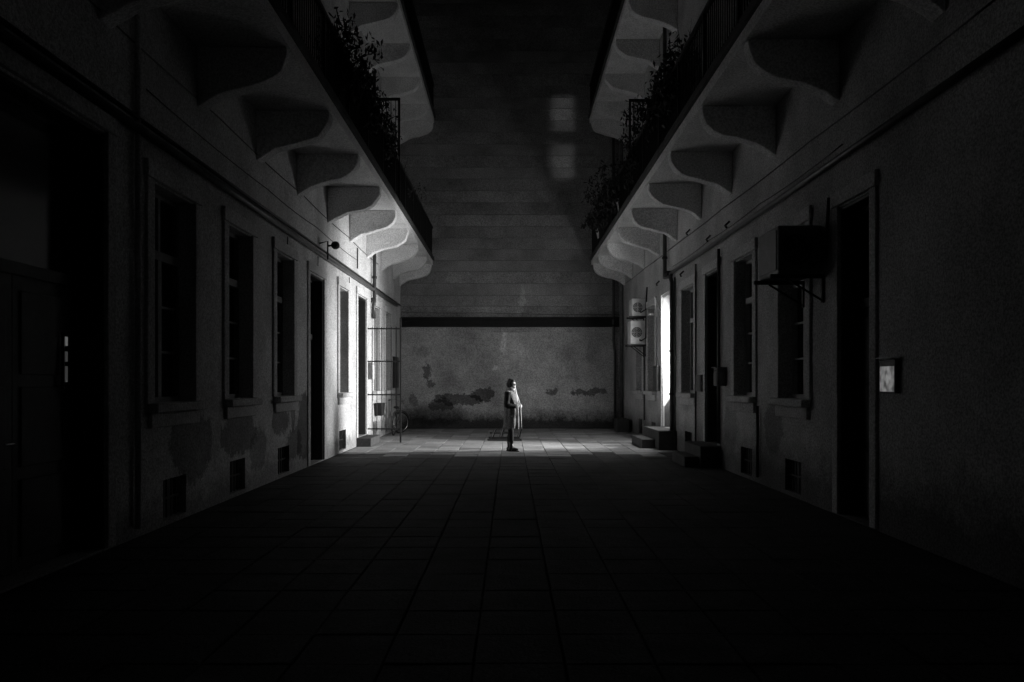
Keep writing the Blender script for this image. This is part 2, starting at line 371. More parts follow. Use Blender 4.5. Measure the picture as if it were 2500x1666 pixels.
drainpipe(LB, [(WL + .09, 20.95, 13), (WL + .09, 20.95, 3.75), (WL + .07, 20.9, 3.6), (WL + .07, 21.0, 3.3)], .05, clips=[(WL + .09, 20.95, z) for z in (4.4, 7.3, 9.2)])
drainpipe(LB, [(WL + .04, 7.75, 15), (WL + .04, 7.75, .1)], .03, M_trim)
MB().tube([(WL + .02, 19.0, 4.85), (WL + .02, 19.0, 4.35)], .016, 6).build('cable', M_pipe_dark, LB)
for y in (15.05, 13.0, 18.0): MB().tube([(WL + .03, y, 4.0), (WL + .03, y, 3.75)], .01, 5).build('cable', M_pipe_dark, LB)

# ---------------- right building
RB = thing('apartment_building', (WR, 13, 0), 'pale plastered courtyard building on the right with the glowing open doorway', 'building')
RWn = [(22.6, 23.7), (20.6, 21.7), (16.25, 17.4), (12.3, 13.3), (10.1, 11.1)]
RD = [(14.4, 15.3, .40, 3.67), (8.3, 9.1, .02, 3.6)]
LIT = (18.32, 19.72, .45, 3.74)
RV = [(22.75, 23.35), (20.65, 21.2), (16.5, 17.15), (12.4, 13.0), (10.3, 10.9)]
holes = [(a, b, 1.34, 3.62) for a, b in RWn] + RD + [LIT] + [(a, b, .06, .5) for a, b in RV] + [(a, b, zz, zz + 2.5) for a, b in LUP for zz in (5.8, 10.65)]
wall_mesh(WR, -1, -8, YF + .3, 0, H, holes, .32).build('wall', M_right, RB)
rwl = MB(); rwl.box(WR + .5, WR + .8, -8, 17.6, 0, H); rwl.box(WR + .5, WR + .8, 20.4, YF + .3, 0, H); rwl.box(WR + .5, WR + .8, 17.6, 20.4, 4.4, H); rwl.build('rear_wall', M_right, RB)
for a, b in RWn: window(RB, WR, -1, a, b, 1.34, 3.62, M_wood2)
for a, b, c, d in RD: door(RB, WR, -1, a, b, c, d)
for a, b in RV: vent(RB, WR, -1, a, b)
for a, b in LUP:
    for zz in (5.8, 10.65): window(RB, WR, -1, a, b, zz, zz + 2.5, sill=False)
BYR = [y - .2 for y in BY]
gallery(RB, WR, -1, 2.76, 5.58, 1, YF - .004, BYR)
gallery(RB, WR, -1, 2.70, 10.42, 1, YF - .004, BYR)
# lit doorway: jamb lining, vestibule behind it
y0, y1, z0, z1 = LIT
dr = MB(); dr.box(WR - .03, WR + .03, y0 - .13, y0 - .002, z0, z1 + .02); dr.box(WR - .03, WR + .03, y1 + .002, y1 + .13, z0, z1 + .02); dr.box(WR - .045, WR + .03, y0 - .15, y1 + .15, z1 + .022, z1 + .17)
dr = dr.build('doorway', M_trim, RB, bevel=.01)
MB().box(WR + .02, WR + .318, y1 - .004, y1 - .03, z0 + .01, z1 - .035).build('jamb_lining', M_white, dr)
MB().prism([(WR + .05, z0 + .012), (WR + .315, z0 + .012), (WR + .315, z0 + .92), (WR + .2, z0 + .72), (WR + .05, z0 + .5)], 'y', y1 - .032, y1 - .04).build('jamb_shade', M_step, dr)  # dark panel painting in the shade on the lower far jamb
MB().box(WR + .02, WR + .318, y0 + .004, y0 + .03, z0 + .01, z1 - .035).build('jamb_lining', M_white, dr)
MB().box(WR + .02, WR + .318, y0 + .004, y1 - .004, z1 - .004, z1 - .03).build('head_lining', M_white, dr)
vx0, vx1, vy0, vy1, vz0, vz1 = WR + .322, WR + 2.6, 17.65, 20.35, LIT[2] - .01, 4.3
vs = MB(); vs.box(vx0, vx1, vy0 - .1, vy0, vz0, vz1); vs.box(vx0, vx1, vy1, vy1 + .1, vz0, vz1); vs.box(vx1, vx1 + .1, vy0 - .1, vy1 + .1, vz0, vz1)
vs.box(vx0 - .06, vx0, vy0, y0 - .002, vz0, vz1); vs.box(vx0 - .06, vx0, y1 + .002, vy1, vz0, vz1); vs.box(vx0 - .06, vx0, y0 - .002, y1 + .002, z1 + .002, vz1)
vs.build('vestibule_wall', M_white, RB)
MB().box(vx0 - .06, vx1 + .1, vy0 - .1, vy1 + .1, vz1 + .002, vz1 + .1).build('vestibule_ceiling', M_white, RB)
MB().box(WR + .002, vx1 + .1, vy0 - .1, vy1 + .1, 0, vz0 - .002).build('vestibule_floor', M_slab3, RB)
lamp = thing('vestibule_lamp', (5.6, 18.98, 2.0), 'lit lamp just inside the glowing doorway on the right', 'lamp')
MB().lathe([(0, .12), (.07, .11), (.12, .06), (.13, 0), (.11, -.07), (.05, -.12), (0, -.125)], lamp.location, 16).build('globe', emit_mat('lamp_glow', 30), lamp, True)
MB().tube([lamp.location + Vector((0, 0, .12)), lamp.location + Vector((0, 0, vz1 - 2.0))], .012).build('stem', M_iron, lamp)
jl = thing('bulkhead_lamp', (4.0, LIT[0] + .032, 3.2), 'lit bulkhead lamp on the near jamb of the glowing doorway', 'lamp')
MB().box(3.92, 4.08, LIT[0] + .0305, LIT[0] + .06, 3.08, 3.32).build('base', M_iron, jl, bevel=.01)
MB().ball((4.0, LIT[0] + .06, 3.2), (.07, .05, .11), 14, 10).build('globe', emit_mat('bulkhead_glow', 12), jl, True)
ld = bpy.data.lights.new('lamp_light', 'AREA'); ld.shape = 'DISK'; ld.size = .5; ld.energy = LAMP_POWER; ld.spread = R(160)
lo = bpy.data.objects.new('lamp_light', ld); COL.objects.link(lo); lo.parent = jl; lo.location = (.0, .30, 0)
lo.rotation_euler = Vector((-.84, .42, -.42)).to_track_quat('-Z', 'Y').to_euler()
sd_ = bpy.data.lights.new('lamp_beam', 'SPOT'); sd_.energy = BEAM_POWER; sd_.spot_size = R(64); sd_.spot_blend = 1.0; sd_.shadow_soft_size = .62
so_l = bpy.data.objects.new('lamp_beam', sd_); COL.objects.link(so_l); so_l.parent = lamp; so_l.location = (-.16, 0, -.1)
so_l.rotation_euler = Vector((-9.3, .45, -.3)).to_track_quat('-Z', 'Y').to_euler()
# steps
st = MB(); st.box(3.43, WR - .002, 18.0, 20.05, .003, .447); st.build('step', M_step, RB, bevel=.015)
MB().box(3.12, 3.427, 18.45, 20.0, .003, .22).build('step', M_step, RB, bevel=.015)
MB().box(3.47, WR - .002, 14.2, 15.5, .003, .395).build('step', M_step, RB, bevel=.015)
MB().box(3.2, 3.467, 14.3, 15.4, .003, .2).build('step', M_step, RB, bevel=.015)
# pipes
drainpipe(RB, [(WR - .09, 18.95, 13), (WR - .09, 18.95, 4.3), (WR - .1, 18.9, 4.12), (WR - .1, 18.25, 4.05), (WR - .09, 18.12, 3.9), (WR - .09, 18.12, .06)], .05, clips=[(WR - .09, 18.95, z) for z in (4.6, 7.5)] + [(WR - .09, 18.12, z) for z in (2.3, 1.3)])
MB().tube([(WR - .05, 18.0, 4.0), (WR - .05, 17.98, .1)], .02, 6).build('conduit', M_pipe_dark, RB, True)
MB().tube([(WR - .07, 2, 4.14), (WR - .07, 18.5, 4.14)], .04, 10).build('conduit', M_pipe, RB, True)
MB().lathe([(.02, -.07), (.1, -.07), (.12, 0), (.1, .07), (.02, .07)], (WR - .09, 18.5, 4.14), 12).build('junction_ring', M_iron, RB)
cable(RB, [(WR - .012, y, 4.5 + .015 * y) for y in (6, 10, 14, 18, 22, 26.4)], .009, .02)
cable(RB, [(WR - .012, y, 4.32 + .01 * math.sin(2 * y)) for y in (9, 12, 15, 18.4)], .007, .03)
drainpipe(RB, [(WR - .1, 26.3, 14), (WR - .1, 26.3, .4)], .065, M_pipe)
drainpipe(RB, [(WR - .35, 26.42, 14), (WR - .35, 26.42, 3.0), (WR - .3, 26.42, 2.6), (WR - .3, 26.42, .06)], .045, M_pipe_dark)
MB().tube([(WR - .05, 14.2, 4.0), (WR - .05, 14.2, .45)], .03, 8).build('conduit', M_pipe_dark, RB, True)
MB().tube([(WR - .04, 16.0, 4.0), (WR - .04, 16.0, .1)], .02, 8).build('conduit', M_pipe_dark, RB, True)
MB().tube([(WR - .04, 22.15, 2.6), (WR - .04, 22.15, .5)], .022, 8).build('conduit', M_pipe_dark, RB, True)
MB().tube([(WR - .04, 12.0, 1.2), (WR - .04, 12.0, .1)], .025, 8).build('conduit', M_pipe_dark, RB, True)
for y, zz in ((17.2, 3.95), (14.9, 4.3), (13.6, 4.3), (20.0, 4.1), (16.6, 4.75)): MB().tube([(WR - .02, y, zz + .08), (WR - .1, y, zz), (WR - .1, y - .1, zz - .05)], .02, 6).build('hook', M_iron, RB)

# ---------------- far wall closing the yard
FWM = M_course
FW = thing('end_wall', (0, YF, 0), 'tall dark end wall of the yard with long horizontal courses, peeling plaster and steel beam', 'wall')
fx0, fx1 = WL + .003, WR - .003
MB().box(fx0, fx1, YF + .02, YF + .5, 0, 18).build('backing', M_pot, FW)
zc = 3.80; k = 0
while zc < 17.5:
    h = .395 + random.uniform(-.02, .02); dd = random.uniform(-.008, .008)
    MB().box(fx0, fx1, YF - .02 + dd, YF + .018, zc, zc + h - .009).build('course', M_course, FW, bevel=.004); zc += h; k += 1
pl = MB(); pl.box(fx0, fx1, YF - .05, YF + .018, 0, 3.28); pl.build('plaster_panel', M_far, FW)
MB().box(fx0, fx1, YF - .03, YF + .018, 3.283, 3.46).build('plaster_band', M_far, FW)
bm_ = MB(); bm_.box(fx0 + .12, fx1 - .12, YF - .26, YF - .02, 3.72, 3.79); bm_.box(fx0 + .12, fx1 - .12, YF - .26, YF - .02, 3.47, 3.53); bm_.box(fx0 + .12, fx1 - .12, YF - .15, YF - .1, 3.53, 3.72)
bm_.build('steel_beam', M_beam, FW)
cable(FW, [(-3.7, YF - .12, 3.97), (-1, YF - .12, 3.94), (3.7, YF - .12, 3.88)], .008, .02)

# ---------------- unseen building behind the viewpoint; lit windows and lamps added for end wall patches
NB = thing('apartment_building', (0, -8, 0), 'plain unseen building closing the yard behind the viewpoint', 'building')
MB().box(WL + .003, WR - .003, -8.4, -8, 0, H).build('wall', M_right, NB)
em_w = emit_mat('added_window_glow', .4)
for zz, tz in ((11.6, 10.75), (10.2, 9.12)):
    wdw = MB().box(-1.45, -.55, -7.998, -7.96, zz - .65, zz + .65).build('window', M_wood, NB); MB().box(-1.38, -.62, -7.958, -7.95, zz - .58, zz + .58).build('pane', em_w, wdw)  # added lit window, for the end wall patches
    wl2 = bpy.data.lights.new('patch_light', 'AREA'); wl2.shape = 'RECTANGLE'; wl2.size = .75; wl2.size_y = 1.15; wl2.spread = R(.8); wl2.energy = .2
    wo2 = bpy.data.objects.new('patch_light', wl2); COL.objects.link(wo2); wo2.parent = NB; wo2.location = (-1, .12, zz)
    wo2.rotation_euler = (Vector((1.78, YF, tz)) - Vector((-1, -7.88, zz))).to_track_quat('-Z', 'Y').to_euler()

# ------------------------------------------------------------------ things on the walls
def ac_unit(loc, w, d, h, label, M_ac):
    """outdoor air conditioner: casing with fan opening facing the yard's near end, on two brackets; loc = wall-side lower near corner"""
    x, y, z = loc; t = thing('air_conditioner', (x, y, z), label, 'air conditioner')
    MB().box(x - w, x - .04, y, y + d, z + .03, z + h).build('casing', M_ac, t, bevel=.02)
    MB().box(x - w - .012, x - w - .001, y + .05, y + d - .05, z + .08, z + h - .05).build('side_panel', M_ac, t, bevel=.004)
    fc = (x - w * .62, y - .004, z + h * .52); rr = min(w, h) * .33
    MB().add([(fc[0] + rr * math.cos(2 * math.pi * k / 24), fc[1], fc[2] + rr * math.sin(2 * math.pi * k / 24)) for k in range(24)], [tuple(range(24))]).build('fan_opening', M_acdark, t)
    g = MB()
    for k in range(1, 5): g.torus((fc[0], fc[1] - .012, fc[2]), rr * k / 4, .005, Matrix.Identity(3), 28, 5)
    g.tube([(fc[0] - rr, fc[1] - .012, fc[2]), (fc[0] + rr, fc[1] - .012, fc[2])], .005, 5); g.tube([(fc[0], fc[1] - .012, fc[2] - rr), (fc[0], fc[1] - .012, fc[2] + rr)], .005, 5)
    g.build('grille', M_ac, t)
    for yy in (y + .04, y + d - .08):
        b = MB(); b.box(x - w - .08, x, yy, yy + .04, z - .02, z + .028); b.tube([(x - w * .8, yy + .02, z - .02), (x - .01, yy + .02, z - .3)], .014, 6); b.box(x - .03, x, yy, yy + .04, z - .32, z - .02)
        b.build('bracket', M_iron, t)
    pipe = [(x - .2, y - .01, z + .15), (x - .18, y - .08, z + .12), (x - .05, y - .12, z + .2), (x - .02, y - .14, z + h + .3)]
    MB().tube(pipe, .02, 6).build('hose', M_rubber, t, True)
ac_unit((WR, 21.95, 2.62), .46, .55, .70, 'lower of two stacked air conditioner units beside the far right windows', M_ac)
ac_unit((WR, 21.95, 3.42), .42, .55, .52, 'upper of two stacked air conditioner units beside the far right windows', M_ac)
ac_unit((WR, 9.5, 2.86), .58, .75, .62, 'big dark air conditioner unit above the near window of the right wall', M_pipe)

def wall_box(name, x, s, y0, y1, z0, z1, d, m, label, cat, slot=True, roof=False):
    t = thing(name, (x, (y0 + y1) / 2, z0), label, cat)
    b = MB().box(x + s * .002, x + s * d, y0, y1, z0, z1).build('casing', m, t, bevel=.006)
    MB().box(x + s * d, x + s * (d + .01), y0 + .02, y1 - .02, z0 + .02, z1 - (.08 if slot else .02)).build('lid', m, t, bevel=.003)
    if slot: MB().box(x + s * (d + .001), x + s * (d + .004), y0 + .04, y1 - .04, z1 - .055, z1 - .035).build('slot', M_acdark, t)
    if roof: MB().box(x + s * .0, x + s * (d + .04), y0 - .02, y1 + .02, z1 + .002, z1 + .02).build('roof', m, t)
    return t
wall_box('letter_box', WR, -1, 13.85, 14.08, 1.5, 1.82, .17, M_pipe, 'grey letter box on the right wall just before the dark door with steps', 'letter box', True, True)
wall_box('letter_box', WR, -1, 15.55, 15.95, 1.38, 1.72, .05, M_pipe, 'flat panel box on the right wall between dark door and window', 'panel box', False)
wall_box('letter_box', WR, -1, 19.95, 20.45, 1.35, 2.0, .1, M_pipe_dark, 'tall letter box on the right wall just past the glowing doorway', 'letter box')
wall_box('letter_box', WL, 1, 20.45, 20.75, 1.65, 2.1, .12, M_potw, 'pale letter box on the brightly lit left wall beside the bar fence', 'letter box')
wall_box('wall_cabinet', WL, 1, 24.75, 25.6, 1.4, 2.4, .07, M_door, 'dark cabinet on the left wall near the far corner', 'cabinet', False)
wall_box('storage_box', WR - .12, -1, 24.5, 25.2, 0, .42, .36, M_door, 'low dark box standing in the far right corner', 'box', False)
# notice case on the near right wall: glazed case whose paper glows faintly
nc = thing('notice_case', (WR, 7.85, 1.47), 'small pale lit notice case on the near right wall', 'notice case')
MB().box(WR - .002, WR - .05, 7.69, 8.01, 1.45, 1.79).build('frame', M_door, nc, bevel=.006)
m = bpy.data.materials.new('lit_paper'); m.use_nodes = True; b = m.node_tree.nodes['Principled BSDF']; N = m.node_tree.nodes
nz = N.new('ShaderNodeTexNoise'); nz.inputs['Scale'].default_value = 14; nz.inputs['Detail'].default_value = 4; tcn = N.new('ShaderNodeTexCoord'); m.node_tree.links.new(tcn.outputs['Object'], nz.inputs['Vector'])
rp = N.new('ShaderNodeValToRGB'); rp.color_ramp.elements[0].position = .35; rp.color_ramp.elements[0].color = (.02, .02, .02, 1); rp.color_ramp.elements[1].position = .65; rp.color_ramp.elements[1].color = (.16, .16, .16, 1)
m.node_tree.links.new(nz.outputs[0], rp.inputs[0]); m.node_tree.links.new(rp.outputs[0], b.inputs['Emission Color']); b.inputs['Emission Strength'].default_value = 1.4; b.inputs['Base Color'].default_value = (.6, .6, .6, 1)
MB().box(WR - .051, WR - .054, 7.705, 7.995, 1.465, 1.72).build('paper', m, nc)
MB().box(WR, WR - .09, 7.68, 8.02, 1.80, 1.812).build('rain_cap', M_ac, nc)
# glint painted as small glowing strips inside the near gateway on the left
gl = thing('gate_glint', (WL - .18, 6.85, 1.5), 'glint made of small glowing strips inside the dark near gateway on the left', 'window')
em = emit_mat('glint_glow', .09); em2 = emit_mat('glint_glow_faint', .03)
for a, c, mm in ((1.88, 1.96, em), (1.74, 1.83, em2), (1.56, 1.70, em2)): MB().box(WL - .195, WL - .165, 6.85, 6.885, c - (c - a), c).build('pane', mm, gl)  # glowing strips that paint the glint, no real panes
MB().box(WL - .197, WL - .17, 6.835, 6.849, 1.5, 2.0).build('frame', M_door, gl)  # dark strip beside the glint, no real frame
# small camera-like lamp on the left conduit
wl_ = thing('wall_lamp', (WL, 15.3, 4.25), 'small dark unlit wall lamp on an arm above the left conduit', 'lamp')
MB().tube([(WL, 15.3, 4.3), (WL + .16, 15.3, 4.34), (WL + .16, 15.3, 3.98)], .016, 6).build('arm', M_iron, wl_)
MB().ball((WL + .3, 15.35, 4.27), (.085, .1, .08)).build('head', M_iron, wl_, True); MB().tube([(WL + .16, 15.3, 4.25), (WL + .3, 15.35, 4.27)], .02, 6).build('bracket', M_iron, wl_)
# white bent bracket by the lit doorway
wb = thing('bent_bracket', (WR, 20.2, 3.3), 'white bent metal bracket beside the top of the glowing doorway', 'bracket')
MB().tube([(WR - .03, 20.25, 3.28), (WR - .10, 20.22, 3.78), (WR - .0, 20.05, 3.42)], .014, 6).build('rod', M_white, wb); MB().box(WR, WR - .16, 20.6, 20.85, 3.36, 3.4).build('plate', M_white, wb)
# dark wall pot under the left window
wp = thing('wall_pot', (WL, 21.6, .65), 'dark tapered wall pot hanging under the brightly lit left window', 'pot')
MB().prism([(21.3, .98), (21.95, .98), (21.85, .78), (21.7, .65), (21.45, .65), (21.38, .8)], 'x', WL + .004, WL + .22).build('body', M_rubber, wp, bevel=.02); MB().box(WL + .01, WL + .24, 21.28, 21.97, .982, 1.0).build('rim', M_rubber, wp)

# ------------------------------------------------------------------ bar fence by the left wall
fy = 20.28
fe = thing('bar_fence', (WL, fy, 0), 'tall thin metal bar fence standing out from the lit left wall', 'fence')
for zz in (.36, 1.25, 2.12, 2.97): MB().box(WL + .002, -2.86, fy - .012, fy + .012, zz - .017, zz + .017).build('rail', M_iron, fe)
for k in range(8):
    xx = WL + .02 + k * .125
    MB().tube([(xx, fy + .022, .30), (xx, fy + .022, 3.02)], .011, 6).build('bar', M_iron, fe)
MB().box(-2.88, -2.84, fy - .02, fy + .02, .003, 3.25).build('post', M_iron, fe)

# ------------------------------------------------------------------ bicycle
def bicycle(loc, yaw, steer, lean, label):
    t = thing('bicycle', loc, label, 'bicycle'); t.rotation_euler = (0, 0, 0)
    Mx = Matrix.Rotation(yaw, 3, 'Z') @ Matrix.Rotation(lean, 3, 'X'); L = Vector(loc)
    P = lambda x, y, z: L + Mx @ Vector((x, y, z))
    Rw = .335
    def wheel(c, rot, name):
        w = MB().torus(c, Rw - .02, .019, rot, 44, 8).build(name, M_rubber, t, True)
        MB().torus(c, Rw - .045, .011, rot, 44, 6).build('rim', M_chrome, w, True)
        sp = MB()
        for k in range(20):
            a = 2 * math.pi * k / 20; sp.tube([c + rot @ Vector((.02 * math.cos(a + 1), (-1) ** k * .025, .02 * math.sin(a + 1))), c + rot @ Vector(((Rw - .05) * math.cos(a), 0, (Rw - .05) * math.sin(a)))], .0016, 4, False)
        sp.build('spokes', M_chrome, w); MB().tube([c + rot @ Vector((0, -.04, 0)), c + rot @ Vector((0, .04, 0))], .018, 8).build('hub', M_chrome, w)
    wheel(P(0, 0, Rw), Mx, 'wheel'); hd = P(.93, 0, .62)
    st = Mx @ Matrix.Rotation(steer, 3, 'Z'); fc = P(1.05, 0, Rw); wheel(fc, st, 'wheel')
    bb = P(.44, 0, .28); seat = P(.26, 0, .80); ht = P(.86, 0, .85); hb = P(.90, 0, .66); ra = P(0, 0, Rw)
    fr = MB(); fr.tube([bb, P(.30, 0, .70)], .017); fr.tube([P(.30, 0, .68), ht], .016); fr.tube([bb, hb], .019); fr.tube([hb, ht], .021)
    for sgn in (-1, 1): fr.tube([bb + Mx @ Vector((0, sgn * .03, 0)), ra + Mx @ Vector((0, sgn * .06, 0))], .010, 6); fr.tube([P(.30, sgn * .02, .68), ra + Mx @ Vector((0, sgn * .06, 0))], .009, 6)
    fr.build('frame', M_pipe_dark, t, True)
    fk = MB()
    for sgn in (-1, 1): fk.tube([hb + st @ Vector((0, sgn * .05, -.02)), hb.lerp(fc, .5) + st @ Vector((0, sgn * .055, 0)), fc + st @ Vector((0, sgn * .05, 0))], .011, 6)
    fk.build('fork', M_pipe_dark, t, True)
    MB().tube([P(.30, 0, .68), seat], .013).build('seat_post', M_chrome, t)
    sd = MB(); sd.ball(seat + Mx @ Vector((-.05, 0, .03)), (.11, .085, .04), 12, 8, Mx); sd.ball(seat + Mx @ Vector((.08, 0, .03)), (.1, .035, .03), 12, 8, Mx); sd.build('saddle', M_rubber, t, True)
    top = ht + Mx @ Vector((-.02, 0, .14)); hbm = MB(); hbm.tube([ht, top], .013)
    hbm.tube([top + st @ Vector((-.16, -.29, .03)), top + st @ Vector((-.04, -.24, .05)), top + st @ Vector((.03, -.1, .01)), top, top + st @ Vector((.03, .1, .01)), top + st @ Vector((-.04, .24, .05)), top + st @ Vector((-.16, .29, .03))], .011, 8)
    hbm.build('handlebar', M_chrome, t, True)
    for sgn in (-1, 1): MB().tube([top + st @ Vector((-.15, sgn * .287, .031)), top + st @ Vector((-.25, sgn * .31, .01))], .016, 8).build('grip', M_rubber, t, True)
    MB().torus(bb, .085, .006, Mx, 28, 6).build('chainring', M_chrome, t, True)
    for sgn in (-1, 1):
        c = MB(); c.tube([bb + Mx @ Vector((0, sgn * .05, 0)), bb + Mx @ Vector((sgn * .12, sgn * .07, -sgn * .11))], .01, 6); c.build('crank', M_chrome, t)
        e = bb + Mx @ Vector((sgn * .12, sgn * .11, -sgn * .11)); MB().ball(e, (.045, .04, .014), 8, 6, Mx).build('pedal', M_rubber, t)
    for c, rot in ((ra, Mx), (fc, st)):
        arc = [c + rot @ Vector(((Rw + .03) * math.cos(a), 0, (Rw + .03) * math.sin(a))) for a in [R(20 + 10 * k) for k in range(15)]]
        MB().tube(arc, .022, 6).build('mudguard', M_pipe_dark, t, True)
    MB().ball(hb + st @ Vector((.07, 0, .08)), (.035, .03, .035)).build('headlight', M_chrome, t, True)
    return t
bicycle((-3.46, 23.05, 0.0), R(88), R(-42), R(3), 'bicycle leaning along the left wall near the far corner, front wheel turned')
# low bike rack behind the person
rk = thing('bike_rack', (-.1, 21.2, 0), 'low dark metal rack on the paving behind the legs of the person', 'rack')
for yy, zz, xa, xb in ((20.95, .03, -.62, .30), (21.45, .05, -.6, .26), (21.2, .2, -.56, -.05)): MB().tube([(xa, yy, zz), (xb, yy, zz)], .028, 8).build('rail', M_iron, rk)
for k in range(4):
    xx = -.5 + k * .24
    MB().tube([(xx - .05, 20.95, .03), (xx + .07, 21.15, .30 + .1 * (k % 2)), (xx + .12, 21.3, .30 + .1 * (k % 2)), (xx + .02, 21.45, .05)], .014, 6).build('hoop', M_iron, rk, True)

# ------------------------------------------------------------------ gates across the galleries, pots and plants
def bar_gate(x0, x1, y, z0, z1, label):
    t = thing('barred_gate', ((x0 + x1) / 2, y, z0), label, 'gate'); f = MB()
    f.box(x0, x0 + .05, y - .02, y + .02, z0, z1); f.box(x1 - .05, x1, y - .02, y + .02, z0, z1); f.box(x0 + .05, x1 - .05, y - .02, y + .02, z1 - .06, z1); f.box(x0 + .05, x1 - .05, y - .02, y + .02, z0 + .9, z0 + .94); f.build('frame', M_iron, t)
    n = 9
    for k in range(1, n): xx = x0 + (x1 - x0) * k / n; MB().tube([(xx, y, z0 + .02), (xx, y, z1 - .04)], .009, 6).build('bar', M_iron, t)
bar_gate(WL + .15, -2.62, 18.5, 5.75, 8.33, 'tall barred iron gate across the left gallery')
bar_gate(2.74, WR - .15, 18.0, 5.75, 8.12, 'tall barred iron gate across the right gallery')
def leaf_cloud(center, rad, n, size, rnd, droop=0):
    mb = MB(); clumps = [Vector((rnd.gauss(0, .5) * rad[0], rnd.gauss(0, .5) * rad[1], rnd.gauss(0, .5) * rad[2])) for _ in range(max(4, n // 45))]
    for _ in range(n):
        c = rnd.choice(clumps); p = Vector(center) + c + Vector((rnd.gauss(0, .22) * rad[0], rnd.gauss(0, .22) * rad[1], rnd.gauss(0, .22) * rad[2]))
        s = size * rnd.uniform(.6, 1.3); q = Euler((rnd.uniform(0, 6.3), rnd.uniform(0, 6.3), rnd.uniform(0, 6.3))).to_matrix()
        mb.add([p + q @ Vector(v) for v in ((-s, 0, 0), (-.2 * s, .38 * s, .1 * s), (s, 0, 0), (-.2 * s, -.38 * s, .1 * s))], [(0, 1, 2, 3)])
    return mb
def potted_plant(x, y, z, rad, n, size, label, pale=False, stems=0, hang=0):
    n = int(n * 1.8); size *= 1.15; rnd = random.Random(int(y * 131 + x * 17)); t = thing('potted_plant', (x - .22 if x < 0 else x + .22, y, z), label, 'plant', 'plants on the galleries')
    xo_ = x; x = x - .22 if x < 0 else x + .22
    MB().lathe([(0, 0), (.1, 0), (.15, .26), (.165, .26), (.165, .3), (.14, .3), (.13, .26), (0, .25)], (x, y, z), 14).build('pot', M_potw if pale else M_pot, t, True)
    c = (xo_, y, z + .3 + rad[2] * .8 - hang)
    if n: leaf_cloud(c, rad, n, size, rnd).build('foliage', M_leaf, t)
    sm = MB()
    for k in range(5 + stems):
        a = rnd.uniform(0, 6.3); l = rad[2] * (1.6 if not stems else rnd.uniform(1.5, 3.0))
        pts = [(x, y, z + .25)] + [(x + math.cos(a) * rad[0] * .7 * q * q, y + math.sin(a) * rad[1] * .7 * q * q, z + .25 + l * q) for q in (.4, .7, 1.0)]
        sm.tube(pts, [.008, .007, .005, .002], 5)
    sm.build('stems', M_leaf, t)
zg = 5.76
potted_plant(-2.72, 12.6, zg + .2, (.40, .6, .55), 900, .05, 'large leafy plant spilling over the left gallery rail nearest the camera')
potted_plant(-2.66, 14.4, zg + .2, (.30, .5, .5), 700, .045, 'loose twiggy plant on the left gallery rail before the gate', stems=6)
potted_plant(-2.70, 16.6, zg + .2, (.32, .45, .55), 800, .045, 'round dense plant on the left gallery just in front of the gate')
potted_plant(-2.70, 20.4, zg + .1, (.35, .35, .5), 60, .04, 'spiky dry stemmed plant on the left gallery behind the gate', stems=16)
potted_plant(2.85, 13.6, zg + .2, (.35, .6, .6), 900, .05, 'tall leafy plant on the right gallery nearest the camera', stems=4)
potted_plant(2.82, 15.4, zg + .2, (.32, .5, .5), 700, .045, 'bushy plant on the right gallery between the nearest one and the gate', stems=4)
potted_plant(2.82, 17.3, zg + .2, (.28, .4, .5), 600, .045, 'dark round plant just in front of the right gallery gate')
potted_plant(2.66, 20.0, zg + .15, (.42, .6, .5), 1000, .05, 'large dark bush hanging out over the right gallery rail past the gate', True)
potted_plant(2.68, 22.2, zg + .1, (.36, .5, .42), 700, .05, 'medium dark bush on the right gallery towards the end wall')
potted_plant(2.62, 24.5, zg + .35, (.30, .4, .28), 350, .05, 'small plant in a pale pot at the far end of the right gallery', True)

# ------------------------------------------------------------------ the person
PX, PY = .0, 17.75
per = thing('person', (PX, PY, 0), 'person in a long pale coat and dark boots standing in the light, facing right', 'person')
def yawm(a): return Matrix.Rotation(a, 3, 'Z')
BY_, HY_ = yawm(R(-18)), yawm(R(-38)) @ Matrix.Rotation(R(-8), 3, 'Y')
O = Vector((PX, PY, 0))
def T(p): return O + BY_ @ Vector(p)
HC = Vector((.035, 0, 1.515))
def Hd(p): return O + BY_ @ Vector((HC.x, 0, 0)) + Vector((0, 0, HC.z)) + HY_ @ Vector(p)
def cap(mb, pts, rs, n=12): 
    mb.tube(pts, rs, n)
    for p, r in zip(pts, rs): mb.ball(p, r, n, 8)
body = MB()
for p, r in (((0, 0, .0), (.088, .074, .108)), ((.035, 0, -.055), (.055, .05, .062)), ((.055, 0, -.085), (.028, .03, .024)), ((.084, 0, -.062), (.014, .024, .012)),
             ((.02, .068, -.01), (.016, .012, .03)), ((.02, -.068, -.01), (.016, .012, .03)), ((.075, 0, .03), (.016, .05, .014)), ((.062, .036, -.03), (.02, .022, .02)), ((.062, -.036, -.03), (.02, .022, .02))):
    body.ball(Hd(p), r, 16, 12, HY_)
cap(body, [Hd((.082, 0, .02)), Hd((.104, 0, -.022))], [.008, .014], 8)
cap(body, [T((-.005, 0, 1.30)), Hd((-.015, 0, -.08))], [.055, .05])
for z, rx, ry, cx in ((1.30, .085, .15, .0), (1.2, .105, .155, .01), (1.08, .1, .14, .012), (.98, .1, .14, .0), (.88, .115, .165, -.01), (.80, .11, .16, -.01)): body.ball(T((cx, 0, z)), (rx, ry, .1), 16, 10, BY_)
